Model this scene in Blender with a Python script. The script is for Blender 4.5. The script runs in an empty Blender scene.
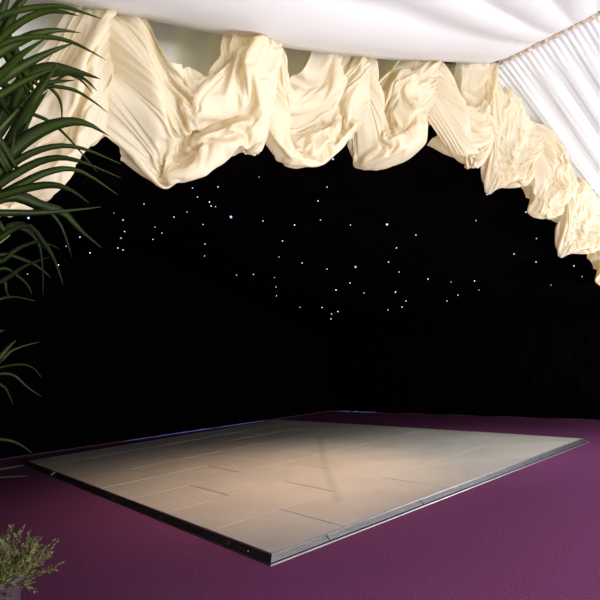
import bpy, bmesh, math, random
from mathutils import Vector, Matrix, noise

C = bpy.context.scene
COL = C.collection

# ---------------------------------------------------------------- camera
CAM_H = 1.5
cd = bpy.data.cameras.new('camera')
cam = bpy.data.objects.new('camera', cd)
COL.objects.link(cam)
# columns: right, up, back, all in world axes (marquee axes)
M3 = Matrix(((0.76109436,-0.64441100,-0.07395840), (-0.01595843,-0.13258899,0.99104263), (-0.64844484,-0.75309669,-0.11119652))).transposed()
m4 = M3.to_4x4()
m4.translation = Vector((0, 0, CAM_H))
cam.matrix_world = m4
cd.sensor_fit = 'HORIZONTAL'
cd.sensor_width = 36.0
FPX = 528.23
cd.lens = 36.0 * FPX / 600.0
cd.clip_start = 0.05
C.camera = cam


def px(u, v, dist):
    """point at a given distance along the sight line of a photograph pixel"""
    d = M3 @ Vector(((u - 300) / FPX, -(v - 300) / FPX, -1.0))
    d.normalize()
    return d * dist + Vector((0, 0, CAM_H))


# ---------------------------------------------------------------- world, lights, exposure
wd = bpy.data.worlds.new('daylight')
C.world = wd
wd.use_nodes = True
bg = wd.node_tree.nodes['Background']
bg.inputs[0].default_value = (0.80, 0.90, 1.0, 1)
bg.inputs[1].default_value = 0.35
vs = C.view_settings
vs.view_transform = 'Standard'
vs.look = 'None'
vs.exposure = 0.0
vs.gamma = 1.0
vs.use_curve_mapping = False


def light(name, kind, loc, target, energy, color, **kw):
    ld = bpy.data.lights.new(name, kind)
    ld.energy = energy
    ld.color = color
    for k, v in kw.items():
        setattr(ld, k, v)
    o = bpy.data.objects.new(name, ld)
    COL.objects.link(o)
    o.location = loc
    d = Vector(target) - Vector(loc)
    o.rotation_euler = d.to_track_quat('-Z', 'Y').to_euler()
    return o


# added area lamp standing in for daylight from an unseen open side
light('daylight_fill', 'AREA', (2.6, -5.6, 1.5), (4.0, 2.5, 3.4), 480, (1.0, 0.97, 0.94), shape='RECTANGLE', size=5.0, size_y=1.8)
# uplighters washing the lining
light('lining_uplight', 'AREA', (2.2, 0.6, 0.5), (2.6, 1.3, 4.0), 72, (0.93, 0.98, 0.98), shape='RECTANGLE', size=1.5, size_y=0.6)
light('lining_uplight', 'AREA', (8.2, 0.2, 0.5), (7.0, 1.4, 4.0), 175, (0.93, 0.98, 1.0), shape='RECTANGLE', size=1.5, size_y=0.6)
# warm spotlight in the star room roof on the dance floor
light('dance_floor_spot', 'SPOT', (4.6, 4.6, 3.7), (4.1, 5.5, 0.0), 470, (1.0, 0.70, 0.48), spot_size=math.radians(84), spot_blend=1.0, shadow_soft_size=0.1)
light('dance_floor_spot', 'SPOT', (6.8, 3.2, 3.4), (6.6, 4.6, 0.0), 175, (0.95, 1.0, 0.92), spot_size=math.radians(80), spot_blend=1.0, shadow_soft_size=0.1)


# ---------------------------------------------------------------- helpers
def mat(name, color, rough=0.6, metal=0.0, **kw):
    m = bpy.data.materials.new(name)
    m.use_nodes = True
    b = m.node_tree.nodes['Principled BSDF']
    b.inputs['Base Color'].default_value = (*color, 1)
    b.inputs['Roughness'].default_value = rough
    b.inputs['Metallic'].default_value = metal
    for k, v in kw.items():
        b.inputs[k].default_value = v
    return m


def noise_color(m, c1, c2, scale, detail=2.0, coord='Object', bump=0.0, bump_scale=None, stretch=None, lo=0.35, hi=0.65):
    nt = m.node_tree
    b = nt.nodes['Principled BSDF']
    tc = nt.nodes.new('ShaderNodeTexCoord')
    src = tc.outputs[coord]
    if stretch:
        mp = nt.nodes.new('ShaderNodeMapping')
        mp.inputs['Scale'].default_value = stretch
        nt.links.new(src, mp.inputs['Vector'])
        src = mp.outputs['Vector']
    n = nt.nodes.new('ShaderNodeTexNoise')
    n.inputs['Scale'].default_value = scale
    n.inputs['Detail'].default_value = detail
    nt.links.new(src, n.inputs['Vector'])
    r = nt.nodes.new('ShaderNodeValToRGB')
    r.color_ramp.elements[0].position = lo
    r.color_ramp.elements[1].position = hi
    r.color_ramp.elements[0].color = (*c1, 1)
    r.color_ramp.elements[1].color = (*c2, 1)
    nt.links.new(n.outputs['Fac'], r.inputs['Fac'])
    nt.links.new(r.outputs['Color'], b.inputs['Base Color'])
    if bump:
        n2 = nt.nodes.new('ShaderNodeTexNoise')
        n2.inputs['Scale'].default_value = bump_scale or scale
        n2.inputs['Detail'].default_value = 3
        nt.links.new(src, n2.inputs['Vector'])
        bp = nt.nodes.new('ShaderNodeBump')
        bp.inputs['Strength'].default_value = bump
        bp.inputs['Distance'].default_value = 0.01
        nt.links.new(n2.outputs['Fac'], bp.inputs['Height'])
        nt.links.new(bp.outputs['Normal'], b.inputs['Normal'])
    return m


def fabric(name, color, trans_color, trans=0.35, rough=0.6, bump=0.0):
    """cloth that lets some light through"""
    m = bpy.data.materials.new(name)
    m.use_nodes = True
    nt = m.node_tree
    b = nt.nodes['Principled BSDF']
    b.inputs['Base Color'].default_value = (*color, 1)
    b.inputs['Roughness'].default_value = rough
    b.inputs['Specular IOR Level'].default_value = 0.3
    t = nt.nodes.new('ShaderNodeBsdfTranslucent')
    t.inputs['Color'].default_value = (*trans_color, 1)
    mx = nt.nodes.new('ShaderNodeMixShader')
    mx.inputs[0].default_value = trans
    nt.links.new(b.outputs[0], mx.inputs[1])
    nt.links.new(t.outputs[0], mx.inputs[2])
    nt.links.new(mx.outputs[0], nt.nodes['Material Output'].inputs['Surface'])
    if bump:
        tc = nt.nodes.new('ShaderNodeTexCoord')
        n = nt.nodes.new('ShaderNodeTexNoise')
        n.inputs['Scale'].default_value = 9
        n.inputs['Detail'].default_value = 4
        n.inputs['Distortion'].default_value = 0.6
        nt.links.new(tc.outputs['Object'], n.inputs['Vector'])
        bp = nt.nodes.new('ShaderNodeBump')
        bp.inputs['Strength'].default_value = bump
        bp.inputs['Distance'].default_value = 0.03
        nt.links.new(n.outputs['Fac'], bp.inputs['Height'])
        for s in (b, t):
            nt.links.new(bp.outputs['Normal'], s.inputs['Normal'])
    return m


def link(name, me, m=None, parent=None, smooth=True):
    o = bpy.data.objects.new(name, me)
    COL.objects.link(o)
    if m is not None and not me.materials:
        me.materials.append(m)
    if parent is not None:
        o.parent = parent
    if smooth:
        for p in me.polygons:
            p.use_smooth = True
    return o


def mesh(name, verts, faces, m=None, parent=None, smooth=True):
    me = bpy.data.meshes.new(name)
    me.from_pydata([tuple(v) for v in verts], [], faces)
    me.update()
    return link(name, me, m, parent, smooth)


def tag(o, label=None, cat=None, group=None, kind=None):
    if label: o['label'] = label
    if cat: o['category'] = cat
    if group: o['group'] = group
    if kind: o['kind'] = kind
    return o


def empty(name, loc=(0, 0, 0)):
    o = bpy.data.objects.new(name, None)
    o.empty_display_size = 0.1
    o.location = loc
    COL.objects.link(o)
    return o


def grid(nu, nv, fn):
    verts = [fn(i / nu, j / nv) for j in range(nv + 1) for i in range(nu + 1)]
    faces = [(j * (nu + 1) + i, j * (nu + 1) + i + 1, (j + 1) * (nu + 1) + i + 1, (j + 1) * (nu + 1) + i)
             for j in range(nv) for i in range(nu)]
    return verts, faces


def solidify(o, t, offset=-1):
    s = o.modifiers.new('thickness', 'SOLIDIFY')
    s.thickness = t
    s.offset = offset
    return o


def boxes(bs, bevel=0.0):
    """one bmesh from boxes (x0,x1,y0,y1,z0,z1)"""
    bm = bmesh.new()
    for (x0, x1, y0, y1, z0, z1) in bs:
        r = bmesh.ops.create_cube(bm, size=1)
        for v in r['verts']:
            v.co = Vector(((x0 + x1) / 2 + v.co.x * (x1 - x0), (y0 + y1) / 2 + v.co.y * (y1 - y0), (z0 + z1) / 2 + v.co.z * (z1 - z0)))
    if bevel:
        bmesh.ops.bevel(bm, geom=bm.edges[:], offset=bevel, segments=2, affect='EDGES')
    return bm


def bm_obj(name, bm, m, parent=None, smooth=False):
    me = bpy.data.meshes.new(name)
    bm.to_mesh(me)
    bm.free()
    return link(name, me, m, parent, smooth)


def fn2(x, y, z=0.0):
    return noise.noise(Vector((x, y, z)))


# ---------------------------------------------------------------- materials
M_carpet = noise_color(mat('purple_carpet', (0.07, 0.012, 0.06), 1.0), (0.145, 0.038, 0.110), (0.25, 0.068, 0.19), 85, 4, bump=0.9, bump_scale=110)
M_carpet.node_tree.nodes['Principled BSDF'].inputs['Specular IOR Level'].default_value = 0.05
M_white = fabric('white_lining', (0.88, 0.87, 0.87), (0.9, 0.9, 0.9), 0.15, 0.7)
M_pleat = fabric('white_pleated_lining', (0.87, 0.89, 0.92), (0.92, 0.92, 0.92), 0.15, 0.7)
M_cream = fabric('cream_swag_fabric', (0.93, 0.85, 0.67), (0.97, 0.79, 0.34), 0.34, 0.45, bump=0.25)
M_sheer = fabric('grey_sheer_fabric', (0.90, 0.94, 0.90), (0.9, 0.94, 0.9), 0.2, 0.5, bump=0.2)
M_black = noise_color(mat('black_cloth', (0.003, 0.002, 0.003), 1.0), (0.0018, 0.0010, 0.0016), (0.0035, 0.0018, 0.0028), 3)
M_black.node_tree.nodes['Principled BSDF'].inputs['Specular IOR Level'].default_value = 0.02
M_rope = noise_color(mat('brown_seam_cord', (0.6, 0.48, 0.36), 0.8), (0.42, 0.32, 0.23), (0.76, 0.66, 0.54), 30)
M_panel = mat('pale_floor_panel', (0.56, 0.52, 0.46), 0.5)
M_alu = noise_color(mat('brushed_aluminium', (0.6, 0.6, 0.62), 0.36, 1.0), (0.40, 0.40, 0.43), (0.58, 0.57, 0.58), 8, stretch=(1, 1, 40))
M_screw = mat('screw_steel', (0.75, 0.72, 0.68), 0.25, 1.0)
M_dark = mat('dark_gap', (0.012, 0.010, 0.012), 0.7)
M_edge_light = mat('pale_edge_highlight', (0.60, 0.56, 0.50), 0.45)
M_leaf = noise_color(mat('palm_leaf', (0.05, 0.12, 0.02), 0.42), (0.006, 0.014, 0.002), (0.030, 0.052, 0.004), 2.2, bump=0.0)
M_leaf.node_tree.nodes['Principled BSDF'].inputs['Specular IOR Level'].default_value = 0.18
M_stem = noise_color(mat('palm_stem', (0.06, 0.10, 0.02), 0.5), (0.05, 0.085, 0.02), (0.10, 0.13, 0.03), 6)
M_bush = noise_color(mat('shrub_leaf', (0.16, 0.18, 0.07), 0.6), (0.08, 0.11, 0.025), (0.30, 0.32, 0.12), 18)
M_twig = noise_color(mat('shrub_twig', (0.25, 0.13, 0.09), 0.7), (0.17, 0.10, 0.05), (0.34, 0.17, 0.12), 12)
M_pot = noise_color(mat('mauve_grey_pot', (0.20, 0.15, 0.19), 0.55), (0.08, 0.055, 0.08), (0.13, 0.09, 0.12), 14)
M_palmpot = noise_color(mat('dark_brown_pot', (0.05, 0.04, 0.04), 0.6), (0.04, 0.03, 0.03), (0.07, 0.05, 0.05), 9)
M_soil = noise_color(mat('soil', (0.03, 0.02, 0.015), 1.0), (0.02, 0.014, 0.01), (0.06, 0.04, 0.03), 40, bump=1)

# ---------------------------------------------------------------- setting
YG = 2.53                      # plane of the swagged opening
RX, RZ = 5.0, 4.40             # ridge
SL, SR = 0.215, 0.437           # roof pitch left and right (rise per metre)
XL, XR = -0.8, 10.45


def roof_z(x):
    return RZ - (SL * (RX - x) if x < RX else SR * (x - RX))


# carpeted floor
v, f = grid(30, 40, lambda a, b: (-1.0 + 11.9 * a, -6 + 18.6 * b, 0.0))
o = mesh('floor', v, f, M_carpet)
solidify(o, 0.05)
tag(o, kind='structure')


# black walls of the star room: gently pleated cloth
def black_wall(name, p0, p1, z1a, z1b, n, hem=0.0):
    p0, p1 = Vector(p0), Vector(p1)
    d = (p1 - p0)
    nrm = Vector((-d.y, d.x)).normalized()
    L = d.length

    def g(u, w):
        p = p0 + d * u
        k = 0.018 * math.sin(u * L * 2 * math.pi / 0.22 + 1.5 * fn2(u * L, w * 2)) * (0.5 + 0.5 * abs(fn2(u * L * .8, 3)))
        p = p + nrm * k
        zt = z1a + (z1b - z1a) * u
        zb = hem + 0.006 * math.sin(u * L * 5)
        return (p.x, p.y, zb + (zt - zb) * w)
    v, f = grid(n, 6, g)
    o = mesh(name, v, f, M_black)
    solidify(o, 0.004, 0)
    return o


CX, CY = 10.33, 10.96          # far corner of the room
ENDY = 12.2
BW = [(XL, ENDY), (2.27, 11.88), (6.95, 11.40), (CX, CY)]
verts = []; faces = []
for i in range(241):
    s = i / 240 * 3
    k = min(2, int(s)); t = s - k
    x = BW[k][0] + (BW[k + 1][0] - BW[k][0]) * t
    y = BW[k][1] + (BW[k + 1][1] - BW[k][1]) * t
    y += 0.02 * math.sin(x * 2 * math.pi / 0.24 + 1.2 * fn2(x, 1)) if 0 < i < 240 else 0
    top = roof_z(x) + 0.03
    for j in range(7):
        verts.append((x, y, 0.014 + (top - 0.014) * j / 6))
for i in range(240):
    for j in range(6):
        a = i * 7 + j
        faces.append((a, a + 7, a + 8, a + 1))
wb = mesh('wall_back', verts, faces, M_black)
solidify(wb, 0.004, 0)
tag(wb, kind='structure')
wr = black_wall('wall_right', (CX - .02, CY + .05), (XR, YG), roof_z(CX) + .03, roof_z(XR) + .03, 160, 0.006)
tag(wr, kind='structure')
wl = black_wall('wall_left', (XL, YG), (XL, ENDY), roof_z(XL) + .03, roof_z(XL) + .03, 120, 0.004)
tag(wl, kind='structure')


# white side walls of the marquee beside the photographer
def white_wall(name, x, y0, y1):
    def g(u, w):
        y = y0 + (y1 - y0) * u
        return (x + 0.03 * math.sin(y * 2 * math.pi / 0.3 + fn2(y, 0) * 2), y, 0.0 + (roof_z(x) - 0.02) * w)
    v, f = grid(120, 4, g)
    o = mesh(name, v, f, M_white)
    solidify(o, 0.004, 0)
    return tag(o, kind='structure')


white_wall('wall_front_left', XL, -5.9, YG - 0.05)
white_wall('wall_front_right', XR, -5.9, YG - 0.05)

# black star cloth under the roof of the star room, both slopes
v, f = grid(60, 60, lambda a, b: (XL + (XR - XL) * a, YG - 0.14 + (ENDY + .1 - YG + .14) * b,
                                  roof_z(XL + (XR - XL) * a) + 0.02 + 0.012 * math.sin(b * 60 + 3 * fn2(a * 4, b * 4))))
o = mesh('ceiling_star_room', v, f, M_black)
solidify(o, 0.004, 1)
tag(o, kind='structure')


# white lining over the near roof slope: swooping folds that gather at the ridge seam
FOLDS = [YG, 2.17, 2.0, 1.82, 1.63, 1.42, 1.18, 0.92, 0.64, 0.35, 0.0, -.35, -.7, -1.05, -1.4, -1.75, -2.1, -2.45, -2.8, -3.15, -3.5, -3.9, -4.3, -4.7, -5.1, -5.6, -6.0]


LZ = [(-.8, 2.98), (.83, 3.25), (2.19, 3.50), (3.19, 3.76), (4.69, 4.22), (5.0, 4.365), (5.2, 4.37)]


def lining_z(x):
    for (xa, za), (xb, zb) in zip(LZ[:-1], LZ[1:]):
        if x <= xb:
            return za + (zb - za) * (x - xa) / (xb - xa)
    return LZ[-1][1]


def lin(a, b):
    """a: 0 at the ridge, 1 at the eaves; b in fold units"""
    n = len(FOLDS) - 1
    s = b * n
    k = min(n - 1, int(s)); t = s - k
    spread = 1 + 0.55 * math.sin(math.pi * min(1, a * 1.2)) * 0
    y = FOLDS[k] + (FOLDS[k + 1] - FOLDS[k]) * t
    # the folds drift towards the opening away from the seam and sag
    y2 = YG - (YG - y) * (1 + 0.9 * min(1, a * 2.2) * (1 if y > -1 else max(0, 1 + (y + 1) / 3)))
    y2 = max(y2, -6.3)
    x = RX + 0.03 - (RX + .03 - XL) * a
    env = math.sin(math.pi * min(1, a)) ** 0.7 if 0 < a < 1 else 0
    sag = 0.05 * env * min(1, (YG - y2) / .5 + .01)
    fold = 0.046 * (env + 0.12) * (math.sin(math.pi * t) ** 0.75 if 0 < t < 1 else 0)
    rp = 0.008 * fn2(x * 1.2, y2 * 3)
    return (x, y2 - 0.14, lining_z(x) - sag - fold * min(1, (YG - y2) / .25 + .1) + rp)


v, f = grid(60, 26 * 8, lin)
o = mesh('ceiling_lining_left', v, f, M_white)
solidify(o, 0.003, 0)
tag(o, kind='structure')


# white pleated lining over the far roof slope
def pleat(a, b):
    y = YG + 0.17 - (YG + 6) * b
    x = RX + (XR - RX) * a
    s = (YG - y)
    fine = math.sin(s * 2 * math.pi / 0.055 + 0.8 * fn2(s * 2, 0))
    big = math.sin(s * 2 * math.pi / 0.21 + 2.2 * fn2(s * 1.3, a * 1.5, 4) + 0.6 * a)
    k = max(0, 1 - a * 7)
    amp = min(1, a * 9)
    d = 0.008 * fine * k * k + 0.014 * amp * (abs(big) ** 0.7 * (1 if big > 0 else -1)) + 0.006 * fine * fn2(s * 3, a * 3) * (1 - k)
    return (x - 0.01, y, roof_z(x) - 0.045 - 0.08 * math.sin(math.pi * a) + d)


v, f = grid(50, 900, pleat)
o = mesh('ceiling_lining_right', v, f, M_pleat)
solidify(o, 0.003, 0)
tag(o, kind='structure')

# knotted seam cord along the ridge
verts = []; faces = []
NS, NR = 900, 8
for i in range(NS + 1):
    y = YG - 0.02 - 8.3 * i / NS
    k = abs(math.sin(y * math.pi / 0.085 + fn2(y * 4, 0) * 1.2))
    r = 0.016 + 0.012 * (1 - k) ** 2 + 0.003 * fn2(y * 20, 2)
    for j in range(NR):
        t = 2 * math.pi * j / NR
        verts.append((RX + 0.012 + r * math.cos(t) + .006 * fn2(y * 9, 5), y, RZ - 0.062 + r * math.sin(t) + .005 * fn2(y * 12, 7)))
for i in range(NS):
    for j in range(NR):
        faces.append((i * NR + j, i * NR + (j + 1) % NR, (i + 1) * NR + (j + 1) % NR, (i + 1) * NR + j))
o = mesh('trim_1', verts, faces, M_rope)
tag(o, kind='structure')


# blue daylight leaking under the black wall hems, painted as thin glowing strips
M_hem_glow = bpy.data.materials.new('daylight_hem_glow')
M_hem_glow.use_nodes = True
_b = M_hem_glow.node_tree.nodes['Principled BSDF']
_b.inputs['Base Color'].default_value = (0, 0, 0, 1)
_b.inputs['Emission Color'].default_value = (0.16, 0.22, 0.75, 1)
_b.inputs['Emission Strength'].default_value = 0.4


def glow_strip(name, a, b, n, seed, hmax):
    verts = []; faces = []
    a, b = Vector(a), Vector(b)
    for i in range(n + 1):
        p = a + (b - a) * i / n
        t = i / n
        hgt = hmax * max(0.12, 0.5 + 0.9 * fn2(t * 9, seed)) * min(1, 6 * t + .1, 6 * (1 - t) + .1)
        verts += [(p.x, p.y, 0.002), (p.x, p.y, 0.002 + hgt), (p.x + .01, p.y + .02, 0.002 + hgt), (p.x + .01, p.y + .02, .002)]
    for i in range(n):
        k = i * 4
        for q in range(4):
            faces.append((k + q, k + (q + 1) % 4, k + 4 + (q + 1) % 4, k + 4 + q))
    return tag(mesh(name, verts, faces, M_hem_glow, smooth=False), kind='structure')


glow_strip('hem_glow_back', (4.6, 11.60, 0), (8.2, 11.20, 0), 60, 3, 0.022)
glow_strip('hem_glow_right', (CX - .06, 10.70, 0), (CX - .04, 9.3, 0), 40, 8, 0.024)

# ---------------------------------------------------------------- cream swags
def sim_swag(seed, slope, gap, droop, drop, bulge, grow, amp, bend, hem=.62, side=.6, nz=2.5, nu=50, nv=60, frames=50, full=.4, skew=.88):
    """a sheet hung like a balloon blind, ready for the cloth solver: gathered along
    both sides, fixed along the rafter only past the gap, hem tucked up behind"""
    verts, pins = [], []
    off = Vector((seed * 3.7, seed * 1.3, 0))
    for j in range(nv + 1):
        v = j / nv
        for i in range(nu + 1):
            u = i / nu
            s = max(0.0, math.sin(math.pi * u ** skew)) if 0 < u < 1 else 0.0
            top = -droop * math.sin(math.pi * (u / gap) ** .9) ** .8 if 0 < u < gap else 0.0
            q = min(1, v / .78)
            pz = top + (-drop - top) * q
            py = -.07 - bulge * math.sin(q * math.pi * .8)
            if v > .78:
                r = (v - .78) / .22
                pz = -drop + (drop - hem) * r ** 1.5
                py += (.08 - py) * r
            w = s ** full
            z = -v * side * (1 - w) + pz * w
            y = -.04 + py * w
            x = u
            a = amp * s
            y += .13 * a * noise.noise(off + Vector((u * 1.4, v * 8, 0)))
            z += .07 * a * noise.noise(off + Vector((u * 1.4, v * 8.5, 9))) * min(1, v * 6 + .3)
            x += .05 * a * noise.noise(off + Vector((u * 4, v * 3, 5)))
            z += slope * x
            pin = 0
            if i in (0, nu):
                y = -.05 + .05 * math.sin(v * math.pi * 2 * nz)
                x += .03 * math.cos(v * math.pi * 2 * nz * .7) - .03
                pin = 1
            if j == 0 and u >= gap:
                y = -.03 + .02 * math.sin(u * 40 + seed)
                z = slope * x
                pin = 1
            if j == nv and i % 6 == 0:
                pin = 1
            verts.append((x, y, z))
            pins.append(pin)
    faces = [(j * (nu + 1) + i, j * (nu + 1) + i + 1, (j + 1) * (nu + 1) + i + 1, (j + 1) * (nu + 1) + i)
             for j in range(nv) for i in range(nu)]
    me = bpy.data.meshes.new('swag_sheet')
    me.from_pydata(verts, [], faces)
    o = bpy.data.objects.new('swag_sheet', me)
    COL.objects.link(o)
    vg = o.vertex_groups.new(name='pin')
    vg.add([k for k, p in enumerate(pins) if p], 1.0, 'REPLACE')
    m = o.modifiers.new('cloth', 'CLOTH')
    s = m.settings
    s.quality = 6
    s.mass = 0.15
    s.air_damping = 2
    s.tension_stiffness = s.compression_stiffness = 20
    s.shear_stiffness = 8
    s.bending_stiffness = bend
    s.tension_damping = s.compression_damping = 10
    s.shear_damping = 8
    s.bending_damping = .5
    s.vertex_group_mass = 'pin'
    s.pin_stiffness = 1
    s.shrink_min = s.shrink_max = -grow
    m.collision_settings.use_self_collision = True
    m.collision_settings.self_distance_min = .012
    m.collision_settings.collision_quality = 2
    m.point_cache.frame_start = 1
    m.point_cache.frame_end = frames
    return o


def drape(specs, frames=50):
    """let every sheet fall under gravity, keep the draped shapes as plain vertex lists"""
    bm = bpy.data.meshes.new('backing')
    bm.from_pydata([(-6, .12, -8), (19, .12, -8), (19, .12, 6), (-6, .12, 6)], [], [(0, 1, 2, 3)])
    w = bpy.data.objects.new('backing', bm)
    COL.objects.link(w)
    w.modifiers.new('collide', 'COLLISION')
    objs = [sim_swag(**s) for s in specs]
    for k, o in enumerate(objs):
        o.location = ((k % 4) * 1.8, 0, -(k // 4) * 2.4)
    for f in range(1, frames + 1):
        C.frame_set(f)
    dg = bpy.context.evaluated_depsgraph_get()
    res = []
    for o in objs:
        me = o.evaluated_get(dg).to_mesh()
        res.append([tuple(v.co) for v in me.vertices])
        o.evaluated_get(dg).to_mesh_clear()
    for o in objs + [w]:
        bpy.data.objects.remove(o)
    C.frame_set(1)
    return res


NU, NV = 50, 60
SPECS = [
    dict(seed=11, slope=SL, gap=.80, droop=.52, drop=1.30, bulge=.26, grow=.17, amp=1.4, bend=.6, side=.74, hem=1.00, full=.28),
    dict(seed=5, slope=SL, gap=.62, droop=.50, drop=1.03, bulge=.30, grow=.16, amp=1.5, bend=.5, side=.76, hem=.88, full=.20),
    dict(seed=29, slope=SL, gap=.44, droop=.42, drop=1.00, bulge=.30, grow=.15, amp=1.5, bend=.6, side=.62, hem=.82, full=.22, skew=.62),
    dict(seed=7, slope=SL, gap=.42, droop=.38, drop=1.02, bulge=.28, grow=.17, amp=1.5, bend=.7, side=.52, hem=.80, full=.28, skew=.60),
    dict(seed=37, slope=SL, gap=.36, droop=.34, drop=1.04, bulge=.28, grow=.17, amp=1.4, bend=.7, side=.52, hem=.80, full=.28, skew=.62),
    dict(seed=41, slope=-SR, gap=.20, droop=.16, drop=1.02, bulge=.30, grow=.12, amp=1.0, bend=2.0, side=.36, hem=.74, full=.40, skew=.58),
    dict(seed=43, slope=-SR, gap=.15, droop=.10, drop=1.00, bulge=.30, grow=.13, amp=1.0, bend=2.0, side=.34, hem=.72, full=.40, skew=.58),
]
DRAPED = drape(SPECS)


def swag(idx, x0, x1, yoff, label, drop=1.0, lean=0.28):
    slope = SL if x0 < RX - .01 else -SR
    z0 = roof_z(x0 + 1e-6) - (0.04 if slope > 0 else 0.15)
    verts = []
    for (x, y, z) in DRAPED[idx]:
        dz = z - slope * x                       # height below the rafter line
        verts.append((x0 + x * (x1 - x0), YG + yoff + y - lean * dz, z0 + slope * x * (x1 - x0) + dz * drop))
    faces = [(j * (NU + 1) + i, j * (NU + 1) + i + 1, (j + 1) * (NU + 1) + i + 1, (j + 1) * (NU + 1) + i)
             for j in range(NV) for i in range(NU)]
    me = bpy.data.meshes.new('fabric_swag')
    me.from_pydata(verts, [], faces)
    o = link('fabric_swag', me, M_cream)
    sb = o.modifiers.new('smooth', 'SUBSURF')
    sb.render_levels = 2
    sb.levels = 1
    tag(o, label, 'swag', 'cream swags along the edge of the opening')
    return o


swag(0, -0.02, 1.07, -0.04, 'large cream fabric swag partly behind the palm leaves at far left', drop=.83)
swag(1, 1.02, 2.05, -0.06, 'widest cream fabric swag, first one fully clear of the palm', drop=1.0)
swag(2, 1.97, 3.05, -0.04, 'cream fabric swag just right of the widest one, closed round pouf', drop=.84)
swag(3, 2.96, 4.02, -0.03, 'cream fabric swag in the middle of the top edge, third one clear of the palm', drop=.88)
swag(4, 3.92, 4.98, -0.02, 'narrow looking cream fabric swag, last one left of the brown seam cord end', drop=1.04)
swag(5, 5.0, 5.80, 0.0, 'cream fabric swag directly below the end of the brown seam cord')
swag(6, 5.75, 6.6, 0.0, 'first cream swag stepping down beside the pleated white lining', drop=.885)
swag(5, 6.6, 7.45, 0.0, 'second cream swag stepping down beside the pleated white lining', drop=.885)
swag(6, 7.45, 8.35, 0.0, 'third cream swag stepping down the right slope near the photo edge', drop=.885)
swag(5, 8.35, 9.3, 0.0, 'lowest cream swag, cut by the right edge of the photo', drop=.885)


# grey sheer pelmet behind the swags
def sheer(a, b):
    x = -0.75 + 9.95 * a
    top = roof_z(x) + 0.03
    k = 0.022 * math.sin(x * 2 * math.pi / 0.26 + 2.5 * fn2(x * 1.7, b * .6)) + 0.012 * fn2(x * 9, b * 1.5)
    return (x, YG + 0.17 + k + 0.17 * b, top - 0.60 * b)


v, f = grid(420, 10, sheer)
o = mesh('sheer_pelmet', v, f, M_sheer)
solidify(o, 0.002, 0)
tag(o, 'pale grey gathered sheer pelmet hanging behind the cream swags', 'curtain')

# ---------------------------------------------------------------- dance floor
FX0, FX1, FY0, FY1 = 2.46, 8.13, 3.40, 10.62
FZ = 0.060
df = empty('dance_floor', ((FX0 + FX1) / 2, (FY0 + FY1) / 2, 0))
tag(df, 'pale panelled portable dance floor with ribbed metal edging on purple carpet', 'dance floor')
OFF = -Vector(df.location)


def dfp(name, bm, m, smooth=False):
    bmesh.ops.translate(bm, verts=bm.verts[:], vec=OFF)
    return bm_obj(name, bm, m, df, smooth)


dfp('underlay', boxes([(FX0 + .004, FX1 - .004, FY0 + .004, FY1 - .004, 0.002, 0.040)]), M_dark)
ROWP = (FY1 - FY0) / 8
rng = random.Random(4)
STREAK_X, STREAK_Y, STREAK_A, STREAK_B = 4.35, 4.75, 0.80, 0.02

# floor panel material: slight sheen and a faint grey streak
nt = M_panel.node_tree
pb = nt.nodes['Principled BSDF']
tc = nt.nodes.new('ShaderNodeTexCoord')
n1 = nt.nodes.new('ShaderNodeTexNoise'); n1.inputs['Scale'].default_value = 1.6; n1.inputs['Detail'].default_value = 5
nt.links.new(tc.outputs['Object'], n1.inputs['Vector'])
r1 = nt.nodes.new('ShaderNodeValToRGB')
r1.color_ramp.elements[0].color = (0.56, 0.51, 0.47, 1); r1.color_ramp.elements[1].color = (0.65, 0.60, 0.55, 1)
r1.color_ramp.elements[0].position = .3; r1.color_ramp.elements[1].position = .7
nt.links.new(n1.outputs['Fac'], r1.inputs['Fac'])
# a long curved darker streak across the middle panels, in floor coordinates
def mth(op, a, b=None):
    n_ = nt.nodes.new('ShaderNodeMath')
    n_.operation = op
    for i_, s_ in enumerate((a, b)):
        if s_ is None:
            continue
        if hasattr(s_, 'links'):
            nt.links.new(s_, n_.inputs[i_])
        else:
            n_.inputs[i_].default_value = s_
    return n_.outputs[0]


sp_ = nt.nodes.new('ShaderNodeSeparateXYZ')
nt.links.new(tc.outputs['Object'], sp_.inputs[0])
gx = mth('ADD', sp_.outputs[0], (FX0 + FX1) / 2)
gy = mth('ADD', sp_.outputs[1], (FY0 + FY1) / 2)
# axis of the streak: x as a curve of y
dy_ = mth('SUBTRACT', gy, STREAK_Y)
curve = mth('ADD', mth('MULTIPLY', mth('MULTIPLY', dy_, dy_), STREAK_B), mth('MULTIPLY', dy_, STREAK_A))
off_ = mth('ABSOLUTE', mth('SUBTRACT', gx, mth('ADD', curve, STREAK_X)))
inside = mth('SUBTRACT', 1.0, mth('MULTIPLY', off_, 9.0))
inside.node.use_clamp = True
ends = mth('MULTIPLY', mth('GREATER_THAN', gy, STREAK_Y - .75), mth('LESS_THAN', gy, STREAK_Y + 2.6))
fac = mth('MULTIPLY', mth('MULTIPLY', inside, ends), 0.36)
mixc = nt.nodes.new('ShaderNodeMix')
mixc.data_type = 'RGBA'
mixc.inputs[7].default_value = (0.30, 0.27, 0.24, 1)
nt.links.new(fac, mixc.inputs[0])
nt.links.new(r1.outputs['Color'], mixc.inputs[6])
nt.links.new(mixc.outputs[2], pb.inputs['Base Color'])

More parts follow.
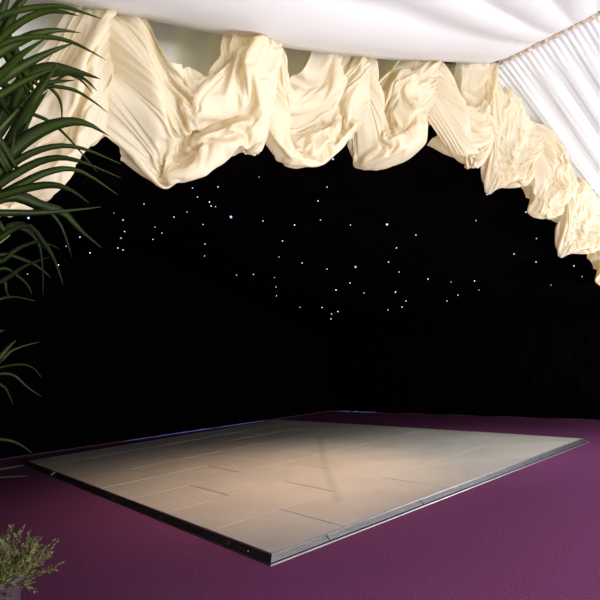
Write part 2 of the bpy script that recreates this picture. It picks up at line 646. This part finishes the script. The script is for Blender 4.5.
for r in range(8):
    y0, y1 = FY0 + r * ROWP, FY0 + (r + 1) * ROWP
    xs = [FX0]
    x = FX0 + (0.78 if r % 2 == 0 else 1.55)
    while x < FX1 - 0.2:
        xs.append(x)
        x += 1.53
    xs.append(FX1)
    for i in range(len(xs) - 1):
        dz = rng.uniform(-0.0015, 0.0015)
        bm = boxes([(xs[i] + .006, xs[i + 1] - .006, y0 + .002, y1 - .002, 0.040, FZ + dz)], 0.0025)
        dfp('panel', bm, M_panel)
    if r:
        dfp('edge_highlight', boxes([(FX0 + .01, FX1 - .01, y0 - .003, y0 + .003, 0.041, FZ + 0.0008)], 0.001), M_edge_light)  # pale strip painted in where panel edges catch the light


# ribbed aluminium ramp edging on each side
def ramp(a, b, out, name='edge_ramp'):
    """profile swept from a to b; out = outward direction; ribs run along the side"""
    a, b, out = Vector(a), Vector(b), Vector(out)
    W = 0.068
    prof = [(0.0, FZ - .006), (0.006, FZ - .006), (0.007, FZ + .001), (0.010, FZ + .001)]
    n = 5
    for i in range(n):
        s0 = 0.012 + (W - 0.024) * i / n
        s1 = 0.012 + (W - 0.024) * (i + 1) / n
        zz = lambda s: FZ + .001 - (FZ - 0.008) * (s / W)
        wd_ = s1 - s0
        prof += [(s0, zz(s0) - .006), (s0 + wd_ * .12, zz(s0)), (s0 + wd_ * .62, zz(s0 + wd_ * .62)), (s0 + wd_ * .70, zz(s1) - .006)]
    prof += [(W - .010, 0.010), (W - .003, 0.008), (W, 0.001)]
    prof += [(0.0, 0.001)]
    d = (b - a).normalized()
    verts = []
    for (s, z) in prof:
        verts.append(a - d * s * 1.0 + out * s + Vector((0, 0, z)))
    for (s, z) in prof:
        verts.append(b + d * s * 1.0 + out * s + Vector((0, 0, z)))
    k = len(prof)
    faces = [(i, (i + 1) % k, k + (i + 1) % k, k + i) for i in range(k)]
    faces += [tuple(range(k))[::-1], tuple(range(k, 2 * k))]
    o = mesh(name, [v_ + OFF for v_ in verts], faces, M_alu, df, smooth=False)
    o.data.materials.append(M_dark)
    for i in range(n):                       # profile points 4+4i .. 7+4i make one rib
        o.data.polygons[6 + 4 * i].material_index = 1
        o.data.polygons[7 + 4 * i].material_index = 1
        o.data.polygons[4 + 4 * i].material_index = 1
    o.data.polygons[1].material_index = 1
    # butt joints and screws
    L = (b - a).length
    q = 1.67 if abs(out.x + 1) < .01 else 0.55
    while q < L - .1:
        p = a + d * q
        p1 = p + out * 0.010; p2 = p + out * (W - .004)
        w_ = d * 0.003
        zt, zb = FZ - .002, 0.016
        vs_ = [p1 - w_ + Vector((0, 0, zt)), p1 + w_ + Vector((0, 0, zt)), p2 + w_ + Vector((0, 0, zb)), p2 - w_ + Vector((0, 0, zb))]
        vs_ += [t_ - Vector((0, 0, .004)) for t_ in vs_]
        mesh('joint', [t_ + OFF for t_ in vs_], [(0, 1, 2, 3), (4, 7, 6, 5), (0, 4, 5, 1), (1, 5, 6, 2), (2, 6, 7, 3), (3, 7, 4, 0)], M_screw if (q < 1.7 and out.x < -.5) or (out.y < -.5 and 2.5 < q < 3.1) else M_dark, o, False)
        for dq in (-.28, .28):
            pc = p + d * dq + out * 0.038 + Vector((0, 0, 0.030))
            bm = bmesh.new()
            bmesh.ops.create_uvsphere(bm, u_segments=10, v_segments=6, radius=0.0075)
            for vv in bm.verts:
                vv.co.z *= 0.5
            bmesh.ops.translate(bm, verts=bm.verts[:], vec=pc + OFF)
            bm_obj('screw', bm, M_screw, o, True)
        q += 1.25
    return o


ramp((FX0, FY1, 0), (FX0, FY0, 0), (-1, 0, 0))
ramp((FX0, FY0, 0), (FX1, FY0, 0), (0, -1, 0))
ramp((FX1, FY0, 0), (FX1, FY1, 0), (1, 0, 0))
ramp((FX1, FY1, 0), (FX0, FY1, 0), (0, 1, 0))

# ---------------------------------------------------------------- star lights
STARS = [(5.386, 8.047, 4.226, 0.0242, 'b', 'brightest star light, blue white, below the right half of the widest swag'),
         (5.211, 5.103, 4.295, 0.0138, 'b', 'bright blue star light just below the gap between the second and third clear swags'),
         (6.779, 5.518, 3.615, 0.0193, 'b', 'bright blue star light alone right of centre, below the middle swags'),
         (7.649, 7.12, 3.239, 0.0187, 'b', 'bright blue star light low in the middle of the black cloth'),
         (6.798, 3.705, 3.603, 0.0098, 'b', 'lone blue star light high on the right, below the seam corner swag'),
         (1.882, 7.858, 3.739, 0.0169, 'b', 'bright blue star light among the palm leaf tips at far left'),
         (3.553, 8.623, 4.099, 0.0127, 'b', 'blue star light topping a short column of dots right of the palm'),
         (7.367, 3.453, 3.355, 0.0106, 'b', 'blue star light close to the edge of the swags stepping down at right'),
         (8.632, 3.983, 2.807, 0.0117, 'b', 'lower blue star light under the swags stepping down at right'),
         (7.216, 5.28, 3.424, 0.0112, 'b', 'blue star light down to the right of the lone bright one right of centre'),
         (8.26, 8.338, 2.974, 0.0128, 'w', 'white star light above the three lowest dots in the middle'),
         (4.365, 6.833, 4.273, 0.0085, 'w', 'white star light above the brightest one, nearest the widest swag'),
         (4.799, 7.817, 4.367, 0.0104, 'w', 'uppermost of the tight trio of star lights left above the brightest one'),
         (4.995, 8.091, 4.397, 0.0094, 'w', 'lower left dot of the tight trio of star lights above the brightest one'),
         (5.046, 8.02, 4.374, 0.008, 'p', 'pinkish dot at the right of the tight trio above the brightest one'),
         (5.276, 8.881, 4.276, 0.0121, 'b', 'blue white star light down to the left of the brightest one'),
         (4.844, 6.387, 4.376, 0.0077, 'w', 'faint white star light close under the second clear swag, left side'),
         (3.892, 6.797, 4.171, 0.0097, 'b', 'blue star light just under the pointed bottom of the widest swag'),
         (4.311, 7.383, 4.262, 0.0089, 'w', 'white star light second down from the bottom tip of the widest swag'),
         (4.709, 8.472, 4.348, 0.0082, 'w', 'dim white dot between the tip of the widest swag and the brightest light, left side'),
         (4.616, 8.807, 4.329, 0.0098, 'w', 'white dot left of the dim one under the widest swag'),
         (3.466, 7.573, 4.08, 0.0087, 'w', 'single white star light right of the palm tips, below the widest swag'),
         (3.162, 8.019, 4.015, 0.0073, 'p', 'pinkish dot up left of the short column of lights right of the palm'),
         (4.022, 9.71, 4.201, 0.0108, 'w', 'second star light down in the short column right of the palm'),
         (4.224, 10.39, 4.245, 0.0109, 'w', 'third star light down in the short column right of the palm'),
         (4.634, 11.59, 4.322, 0.0133, 'w', 'lower left dot at the foot of the short column right of the palm'),
         (4.744, 11.579, 4.282, 0.0121, 'w', 'lower right dot at the foot of the short column right of the palm'),
         (4.605, 9.599, 4.327, 0.0099, 'p', 'left one of the two pinkish dots between the short column and the brightest light'),
         (5.036, 10.178, 4.383, 0.0106, 'p', 'right one of the two pinkish dots between the short column and the brightest light'),
         (5.079, 10.713, 4.365, 0.0099, 'w', 'dim white dot just below the two pinkish ones at left'),
         (4.024, 11.652, 4.173, 0.0137, 'w', 'white star light well left of the short column, below the palm tips'),
         (3.196, 9.753, 4.023, 0.0105, 'w', 'star light touching the tip of the palm leaf that reaches farthest right'),
         (3.183, 10.536, 4.021, 0.0107, 'w', 'star light on a thin palm leaf tip, halfway down the left side'),
         (3.377, 11.718, 3.876, 0.0123, 'w', 'lowest white star light beside the hanging palm tips at left'),
         (2.202, 10.101, 3.81, 0.011, 'w', 'white star light seen between palm leaves close to the left edge'),
         (2.784, 11.778, 3.663, 0.0094, 'p', 'faint pinkish star light seen among the lowest palm tips'),
         (5.729, 9.606, 4.079, 0.0103, 'w', 'white dot straight below the blue one left of the brightest light'),
         (6.027, 10.156, 3.95, 0.0092, 'w', 'very faint dot, second below the blue light left of the brightest one'),
         (6.897, 10.221, 3.571, 0.009, 'w', 'very faint left dot of the low pair far below the brightest light'),
         (7.041, 9.742, 3.507, 0.011, 'w', 'brighter right dot of the low pair far below the brightest light'),
         (5.75, 7.551, 4.067, 0.0098, 'w', 'white star light level with the brightest one, next to its right'),
         (6.098, 7.079, 3.914, 0.0105, 'w', 'white star light second to the right of the brightest one at the same height'),
         (6.196, 6.493, 3.87, 0.0079, 'w', 'faint white dot third to the right of the brightest one at the same height'),
         (5.798, 6.099, 4.042, 0.0091, 'w', 'white star light under the second clear swag, above the faint level dot'),
         (5.614, 5.678, 4.122, 0.0072, 'w', 'faint white dot high under the second clear swag, second below the blue one'),
         (6.53, 6.11, 3.724, 0.0104, 'b', 'blue white star light left of the lone bright one and level with it'),
         (6.366, 7.782, 3.798, 0.0098, 'w', 'white dot heading the loose vertical chain in the middle left'),
         (6.751, 8.403, 3.632, 0.0089, 'p', 'pinkish dot second in the loose vertical chain in the middle left'),
         (7.114, 8.111, 3.473, 0.0104, 'w', 'white dot right beside the loose vertical chain in the middle'),
         (7.493, 7.776, 3.307, 0.0094, 'w', 'white dot left of the bright blue light low in the middle'),
         (7.326, 9.335, 3.382, 0.0092, 'b', 'blue dot third down in the loose vertical chain'),
         (7.664, 9.733, 3.236, 0.0107, 'p', 'pinkish dot fourth down in the loose vertical chain'),
         (8.002, 10.168, 3.089, 0.0106, 'w', 'lowest white dot of the loose vertical chain'),
         (8.119, 7.756, 3.035, 0.0112, 'w', 'white star light under the bright blue one low in the middle'),
         (8.575, 7.797, 2.836, 0.0095, 'w', 'faint dot right of the star light under the bright blue one'),
         (7.409, 5.867, 3.341, 0.0096, 'w', 'white dot below the lone bright light right of centre'),
         (7.738, 6.347, 3.199, 0.0096, 'w', 'white dot second below the lone bright light right of centre'),
         (8.108, 6.415, 3.038, 0.0094, 'w', 'white dot third below the lone bright light, slightly right'),
         (8.754, 7.069, 2.757, 0.0123, 'w', 'white dot fourth below the lone bright light, brightest of the cluster there'),
         (9.16, 7.135, 2.58, 0.011, 'w', 'right dot of the cluster low right of centre'),
         (9.374, 7.428, 2.487, 0.0108, 'w', 'lower dot of the cluster low right of centre, left below the right one'),
         (9.41, 7.866, 2.472, 0.01, 'w', 'faint lowest dot of the cluster low right of centre'),
         (9.133, 9.212, 2.594, 0.0129, 'w', 'upper right dot of the three lowest lights in the middle'),
         (9.197, 9.514, 2.567, 0.0102, 'w', 'faintest dot of the three lowest lights in the middle'),
         (9.425, 9.783, 2.468, 0.0129, 'w', 'bottom dot of the three lowest lights in the middle'),
         (8.841, 9.462, 2.722, 0.0105, 'w', 'faint dot just left of the three lowest lights in the middle'),
         (8.668, 10.089, 2.798, 0.0096, 'w', 'very faint dot farthest left in the lowest row in the middle'),
         (8.519, 6.057, 2.858, 0.01, 'w', 'white star light right of the cluster low right of centre'),
         (8.759, 5.712, 2.753, 0.0085, 'b', 'blue dot low on the right, left of a white one at the same height'),
         (9.41, 6.279, 2.471, 0.0087, 'w', 'faint lowest dot on the right side, far from the cluster'),
         (9.25, 5.904, 2.54, 0.0084, 'w', 'faint dot right above the lowest one on the right side'),
         (8.865, 5.278, 2.707, 0.0098, 'w', 'white star light low on the right, level with a blue dot to its left'),
         (9.192, 5.4, 2.564, 0.0087, 'b', 'blue dot just under the white star light low on the right'),
         (7.261, 4.184, 3.402, 0.0074, 'w', 'faint white dot below the lone blue light high on the right'),
         (8.292, 4.17, 2.954, 0.0085, 'w', 'white star light between the lone high blue light and the lower blue one at right'),
         (8.021, 3.649, 3.072, 0.0089, 'b', 'middle blue star light in the column under the stepping swags'),
         (9.405, 4.128, 2.471, 0.0079, 'b', 'faint blue dot below the column under the stepping swags'),
         (8.94, 3.52, 2.672, 0.0092, 'w', 'white dot left below the last stepping swag at the right edge'),
         (9.289, 3.553, 2.52, 0.009, 'b', 'blue dot nearest the last stepping swag at the right edge')]
smats = {}
for k, (c, s) in {'w': ((0.85, 0.88, 1.0), 1.0), 'b': ((0.35, 0.45, 1.0), 1.0), 'p': ((0.95, 0.45, 0.75), 0.6)}.items():
    m = bpy.data.materials.new('star_led_' + {'w': 'white', 'b': 'blue', 'p': 'pink'}[k])
    m.use_nodes = True
    b = m.node_tree.nodes['Principled BSDF']
    b.inputs['Base Color'].default_value = (0, 0, 0, 1)
    b.inputs['Emission Color'].default_value = (*c, 1)
    b.inputs['Emission Strength'].default_value = 2.2
    smats[k] = m
smesh = {}
for k in smats:
    bm = bmesh.new()
    bmesh.ops.create_icosphere(bm, subdivisions=1, radius=1.0)
    me = bpy.data.meshes.new('star_light')
    bm.to_mesh(me); bm.free()
    me.materials.append(smats[k])
    smesh[k] = me
for (x, y, z, rad, k, name_of) in STARS:
    o = bpy.data.objects.new('star_light', smesh[k])
    COL.objects.link(o)
    o.location = (x, y, z)
    o.scale = (rad, rad, rad)
    tag(o, name_of, 'star light', 'star lights in the black cloth')

# ---------------------------------------------------------------- palm
def leaflet(verts, faces, pts, width, droop_tip=0.0, side=None, nseg=12):
    """strap leaf along a smooth path with a shallow V section, tapering to a point"""
    P = [Vector(p) for p in pts]
    n = len(P)

    def cr(t):
        s = t * (n - 1)
        k = min(n - 2, int(s)); u = s - k
        p0 = P[max(0, k - 1)]; p1 = P[k]; p2 = P[k + 1]; p3 = P[min(n - 1, k + 2)]
        return 0.5 * ((2 * p1) + (p2 - p0) * u + (2 * p0 - 5 * p1 + 4 * p2 - p3) * u * u + (3 * p1 - p0 - 3 * p2 + p3) * u ** 3)
    base = len(verts)
    view = side
    for i in range(nseg + 1):
        t = i / nseg
        c = cr(t)
        tg = (cr(min(1, t + .02)) - cr(max(0, t - .02))).normalized()
        sd = tg.cross(view)
        if sd.length < .05:
            sd = tg.cross(Vector((0, 0, 1)))
        sd.normalize()
        nr = sd.cross(tg).normalized()
        w = width * (min(1, 0.35 + t * 3.2)) * (1 - max(0, (t - .45) / .55) ** 1.5) * 0.5 + 0.0006
        verts += [c - sd * w + nr * w * .35, c - nr * 0.0012, c + sd * w + nr * w * .35, c + nr * 0.0012]
    for i in range(nseg):
        a = base + i * 4
        for q in range(4):
            faces.append((a + q, a + (q + 1) % 4, a + 4 + (q + 1) % 4, a + 4 + q))
    faces.append((base, base + 3, base + 2, base + 1))
    faces.append((base + nseg * 4, base + nseg * 4 + 1, base + nseg * 4 + 2, base + nseg * 4 + 3))


def tube(verts, faces, pts, r0, r1, nr=8, sub=6):
    P = [Vector(p) for p in pts]
    n = len(P)
    base = len(verts)
    Q = []
    for k in range(n - 1):
        for q in range(sub):
            u = q / sub
            p0 = P[max(0, k - 1)]; p1 = P[k]; p2 = P[k + 1]; p3 = P[min(n - 1, k + 2)]
            Q.append(0.5 * ((2 * p1) + (p2 - p0) * u + (2 * p0 - 5 * p1 + 4 * p2 - p3) * u * u + (3 * p1 - p0 - 3 * p2 + p3) * u ** 3))
    Q.append(P[-1])
    m = len(Q)
    for i, c in enumerate(Q):
        tg = (Q[min(m - 1, i + 1)] - Q[max(0, i - 1)]).normalized()
        sd = tg.cross(Vector((0.2, 0.9, 0.1))).normalized()
        up = sd.cross(tg)
        r = r0 + (r1 - r0) * i / (m - 1)
        for j in range(nr):
            t = 2 * math.pi * j / nr
            verts.append(c + sd * r * math.cos(t) + up * r * math.sin(t))
    for i in range(m - 1):
        for j in range(nr):
            faces.append((base + i * nr + j, base + i * nr + (j + 1) % nr, base + (i + 1) * nr + (j + 1) % nr, base + (i + 1) * nr + j))
    faces.append(tuple(base + j for j in range(nr))[::-1])
    faces.append(tuple(base + (m - 1) * nr + j for j in range(nr)))
    return Q


PB = Vector((-0.22, 1.75, 0.0))
palm = empty('palm_plant', PB)
tag(palm, 'tall dark green palm with long arching strap leaves at the left edge', 'plant')


def lathe(prof, n=32):
    verts = []; faces = []
    for (r, z) in prof:
        for j in range(n):
            t = 2 * math.pi * j / n
            verts.append((r * math.cos(t), r * math.sin(t), z))
    for i in range(len(prof) - 1):
        for j in range(n):
            faces.append((i * n + j, i * n + (j + 1) % n, (i + 1) * n + (j + 1) % n, (i + 1) * n + j))
    faces.append(tuple(range(n))[::-1])
    faces.append(tuple((len(prof) - 1) * n + j for j in range(n)))
    return verts, faces


v, f = lathe([(.13, 0), (.17, .3), (.185, .31), (.185, .34), (.17, .34), (.165, .30)])
o = mesh('pot', v, f, M_palmpot, palm)
v, f = lathe([(.16, .28), (.162, .305), (.05, .32)])
mesh('soil', v, f, M_soil, palm)

# fronds: arching stalk plus its leaflets; L = leaflets as sight-line points with one distance each
FR = [
 dict(d=2.05, r=[(-120, 560), (-95, 330), (-60, 160), (-28, 60), (8, -40)], L=[
   (3.6, [(-25, 40), (0, 17), (30, 8), (60, 6), (82, 12), (102, 19)], 0),
   (4.8, [(-22, 60), (0, 40), (22, 22), (45, 12), (62, 12), (79, 16)], -.05),
   (9, [(-20, 60), (0, 35), (14, 12), (28, -12)], .05),
   (6, [(-20, 45), (-4, 22), (6, 0), (12, -20)], .02),
   (6, [(-35, 85), (0, 52), (20, 41), (38, 33), (60, 30), (81, 33)], .04),
   (3.2, [(-30, 60), (8, 41), (42, 37), (68, 41), (88, 50), (106, 60)], -.02),
   (7, [(-48, 115), (0, 80), (25, 65), (50, 52), (74, 43)], .06),
   (6, [(-40, 100), (0, 74), (20, 55), (46, 38)], -.06),
   (6, [(-30, 90), (-5, 52), (8, 25), (20, 5), (40, -15)], .03),
   (5, [(-55, 150), (-20, 110), (15, 86), (40, 74), (58, 68)], .0)]),
 dict(d=2.2, r=[(-125, 600), (-100, 380), (-60, 240), (-15, 150), (22, 105), (40, 84)], L=[
   (9, [(15, 112), (28, 80), (50, 68), (75, 71), (101, 79)], 0),
   (9, [(5, 150), (22, 122), (36, 96), (59, 61)], -.04),
   (3.2, [(38, 86), (48, 82), (62, 81), (75, 80)], .03),
   (2.4, [(38, 86), (58, 87), (76, 91), (94, 102), (108, 113)], .0),
   (3.2, [(45, 78), (62, 72), (80, 79), (93, 94)], .0),
   (2.6, [(50, 76), (74, 74), (88, 82), (97, 91)], -.05),
   (2.2, [(45, 84), (58, 96), (62, 110), (61, 125)], .05),
   (2.6, [(30, 98), (20, 108), (50, 122), (72, 142), (97, 172)], -.03),
   (12, [(-30, 170), (-5, 120), (12, 92), (26, 70)], .06),
   (11, [(-45, 200), (-15, 150), (8, 118), (30, 98), (70, 72)], .09),
   (7, [(-50, 220), (-20, 170), (0, 135), (30, 90)], .0),
   (10, [(-20, 160), (5, 150), (25, 120), (48, 90)], .12)]),
 dict(d=2.1, r=[(-130, 620), (-110, 430), (-80, 290), (-40, 210), (0, 180), (20, 170)], L=[
   (9.5, [(-20, 195), (5, 160), (30, 137), (60, 123), (86, 123), (109, 136)], 0),
   (5.2, [(-10, 190), (15, 163), (48, 148), (80, 148), (121, 164)], .02),
   (5.6, [(-15, 195), (12, 176), (45, 160), (75, 160), (121, 178)], -.02),
   (5.4, [(-20, 205), (15, 187), (50, 171), (80, 171), (118, 195)], .03),
   (5.4, [(-15, 200), (20, 190), (50, 185), (70, 190), (89, 203)], -.03),
   (4.8, [(-45, 215), (0, 213), (35, 213), (65, 211), (101, 207)], .05),
   (9, [(-40, 215), (-10, 200), (15, 195), (40, 205), (62, 212), (82, 232), (102, 248)], .08),
   (9, [(-60, 270), (-20, 215), (5, 165), (22, 135), (30, 118)], .04),
   (7, [(-55, 240), (-15, 190), (8, 160), (15, 130)], .0),
   (5, [(-30, 205), (10, 192), (40, 205), (60, 225), (72, 258)], .1)]),
 dict(d=2.35, r=[(-130, 640), (-115, 470), (-90, 350), (-50, 280), (-10, 250), (10, 235)], L=[
   (3.6, [(-25, 262), (0, 262), (15, 250), (38, 242), (60, 249)], 0),
   (3.2, [(-35, 272), (0, 255), (28, 262), (42, 270), (51, 278)], .03),
   (3.6, [(-40, 290), (0, 282), (25, 266), (53, 256)], -.03),
   (3.0, [(-45, 285), (0, 269), (15, 275), (27, 285), (32, 295)], .02),
   (2.6, [(-20, 250), (15, 228), (36, 240), (42, 262), (43, 298)], .05),
   (3.6, [(-10, 245), (25, 225), (45, 245), (55, 262), (63, 284)], -.05),
   (3.0, [(-50, 300), (0, 282), (6, 290), (9, 300)], .02),
   (6.0, [(-30, 270), (0, 235), (20, 225), (35, 235), (45, 250)], .08),
   (3.0, [(-60, 320), (-15, 305), (10, 297), (35, 301)], .0)]),
 dict(d=2.4, r=[(-130, 660), (-118, 540), (-95, 450), (-60, 400), (-20, 372)], L=[
   (5, [(-45, 390), (-10, 368), (6, 350), (16, 340)], .0),
   (4, [(-40, 385), (0, 362), (14, 350), (39, 342)], .03),
   (2.4, [(-30, 378), (0, 368), (22, 365), (34, 369), (41, 377)], -.03),
   (2.4, [(-25, 376), (0, 374), (14, 376), (28, 388), (42, 397)], .02),
   (2.4, [(-25, 378), (0, 385), (8, 394), (13, 405)], .05),
   (7, [(-50, 395), (-25, 350), (-10, 335), (5, 330)], .05)]),
 dict(d=2.3, r=[(-130, 680), (-120, 600), (-100, 520), (-70, 470), (-40, 450)], L=[
   (2.8, [(-45, 453), (-10, 441), (8, 441), (20, 445), (32, 453)], .0),
   (3.4, [(-50, 458), (-20, 470), (5, 469), (24, 465)], .03),
   (3.4, [(-55, 462), (-20, 482), (0, 478), (28, 476)], .05)]),
]
rngp = random.Random(12)
for fi, F in enumerate(FR):
    d0 = F['d']
    root = Vector((-.22 + .03 * math.cos(fi), 1.75 + .03 * math.sin(fi), 0.30))
    R = [root - PB] + [px(u, w, d0) - PB for (u, w) in F['r'][1:]]
    verts = []; faces = []
    Q = tube(verts, faces, R, 0.011, 0.003)
    fr = mesh('frond_stalk', verts, faces, M_stem, palm)
    LV = []; LF = []
    view = (px(0, 200, d0) - Vector((0, 0, CAM_H))).normalized()
    for (w, pts, dd) in F['L']:
        P = [px(u, y, d0 + dd * (i / (len(pts) - 1)) * 2) - PB for i, (u, y) in enumerate(pts)]
        # root the leaflet on its stalk
        c = min(Q[3:], key=lambda q: (q - P[0]).length + 0.6 * max(0, (q - P[0]).z))
        leaflet(LV, LF, [c] + P, w / FPX * d0 * 1.25, side=(view + Vector((rngp.uniform(-.5, .5), rngp.uniform(-.5, .5), rngp.uniform(-.2, .5)))).normalized(), nseg=16)
    # leaflets on the far side of the stalk, towards the wall
    m_ = len(Q)
    for k in range(10):
        c = Q[int(m_ * (.45 + .5 * k / 9))]
        out = Vector((-.45 + rngp.uniform(-.1, .1), -.25 + rngp.uniform(-.3, .3), .12))
        L_ = rngp.uniform(.6, .95)
        P = [c, c + out * .35 * L_ + Vector((0, 0, .08)), c + out * .7 * L_ + Vector((0, 0, .06)), c + out * L_ + Vector((0, 0, -.12))]
        for p_ in P:
            p_.x = max(p_.x, XL + .08 - PB.x)
        leaflet(LV, LF, P, .03, side=Vector((.3, .8, .4)).normalized())
    lf = mesh('leaflets', LV, LF, M_leaf, fr)

# ---------------------------------------------------------------- small shrub in a pot
SP = Vector((0.60, 3.46, 0.0))
sh = empty('potted_shrub', SP)
tag(sh, 'small bushy green plant in a mauve grey pot at the bottom left corner', 'plant')
v, f = lathe([(.10, 0), (.105, .004), (.165, .40), (.180, .415), (.185, .43), (.180, .445), (.168, .445), (.158, .41)], 40)
mesh('pot', v, f, M_pot, sh)
v, f = lathe([(.155, .38), (.158, .405), (.04, .415)])
mesh('soil', v, f, M_soil, sh)
rs = random.Random(7)
TV = []; TF = []; BV = []; BF = []


def small_leaf(V, F_, p, d, L_, w):
    d = d.normalized()
    s = d.cross(Vector((rs.uniform(-1, 1), rs.uniform(-1, 1), rs.uniform(-1, 1)))).normalized()
    n_ = s.cross(d).normalized()
    b = len(V)
    V += [p, p + d * L_ * .35 + s * w * .5 + n_ * w * .15, p + d * L_ * .75 + s * w * .38 + n_ * w * .1, p + d * L_,
          p + d * L_ * .75 - s * w * .38 + n_ * w * .1, p + d * L_ * .35 - s * w * .5 + n_ * w * .15, p + d * L_ * .5 - n_ * .001]
    F_ += [(b, b + 1, b + 6), (b + 1, b + 2, b + 6), (b + 2, b + 3, b + 6), (b + 3, b + 4, b + 6), (b + 4, b + 5, b + 6), (b + 5, b, b + 6),
           (b, b + 5, b + 4, b + 3, b + 2, b + 1)]


ntw = 190
for k in range(ntw):
    a = rs.uniform(0, 2 * math.pi)
    r0 = rs.uniform(0, .12)
    el = rs.uniform(.15, 1.3)
    if k < 3:
        a = -.35 + .25 * k + .1; el = .55; r0 = .09      # longer sprays leaning out to the right
    p = Vector((r0 * math.cos(a), r0 * math.sin(a), .40))
    d = Vector((math.cos(a) * math.cos(el), math.sin(a) * math.cos(el), math.sin(el) * .8))
    L_ = rs.uniform(.18, .31) * (1.35 if k < 3 else 1)
    pts = [p]
    for q in range(6):
        d = (d + Vector((rs.uniform(-.2, .2), rs.uniform(-.2, .2), rs.uniform(-.18, .15)))).normalized()
        pts.append(pts[-1] + d * L_ / 6)
    tube(TV, TF, pts, .0028, .001, 5, 2)
    for q in range(26):
        t = rs.uniform(.15, 1.0) * 6
        i = min(5, int(t)); pp = pts[i].lerp(pts[i + 1], t - i)
        dd = (pts[i + 1] - pts[i]).normalized() + Vector((rs.uniform(-1, 1), rs.uniform(-1, 1), rs.uniform(-.6, 1))) * .9
        small_leaf(BV, BF, pp, dd, rs.uniform(.02, .036), rs.uniform(.008, .013))
mesh('twigs', TV, TF, M_twig, sh)
o = mesh('foliage', BV, BF, M_bush, sh)
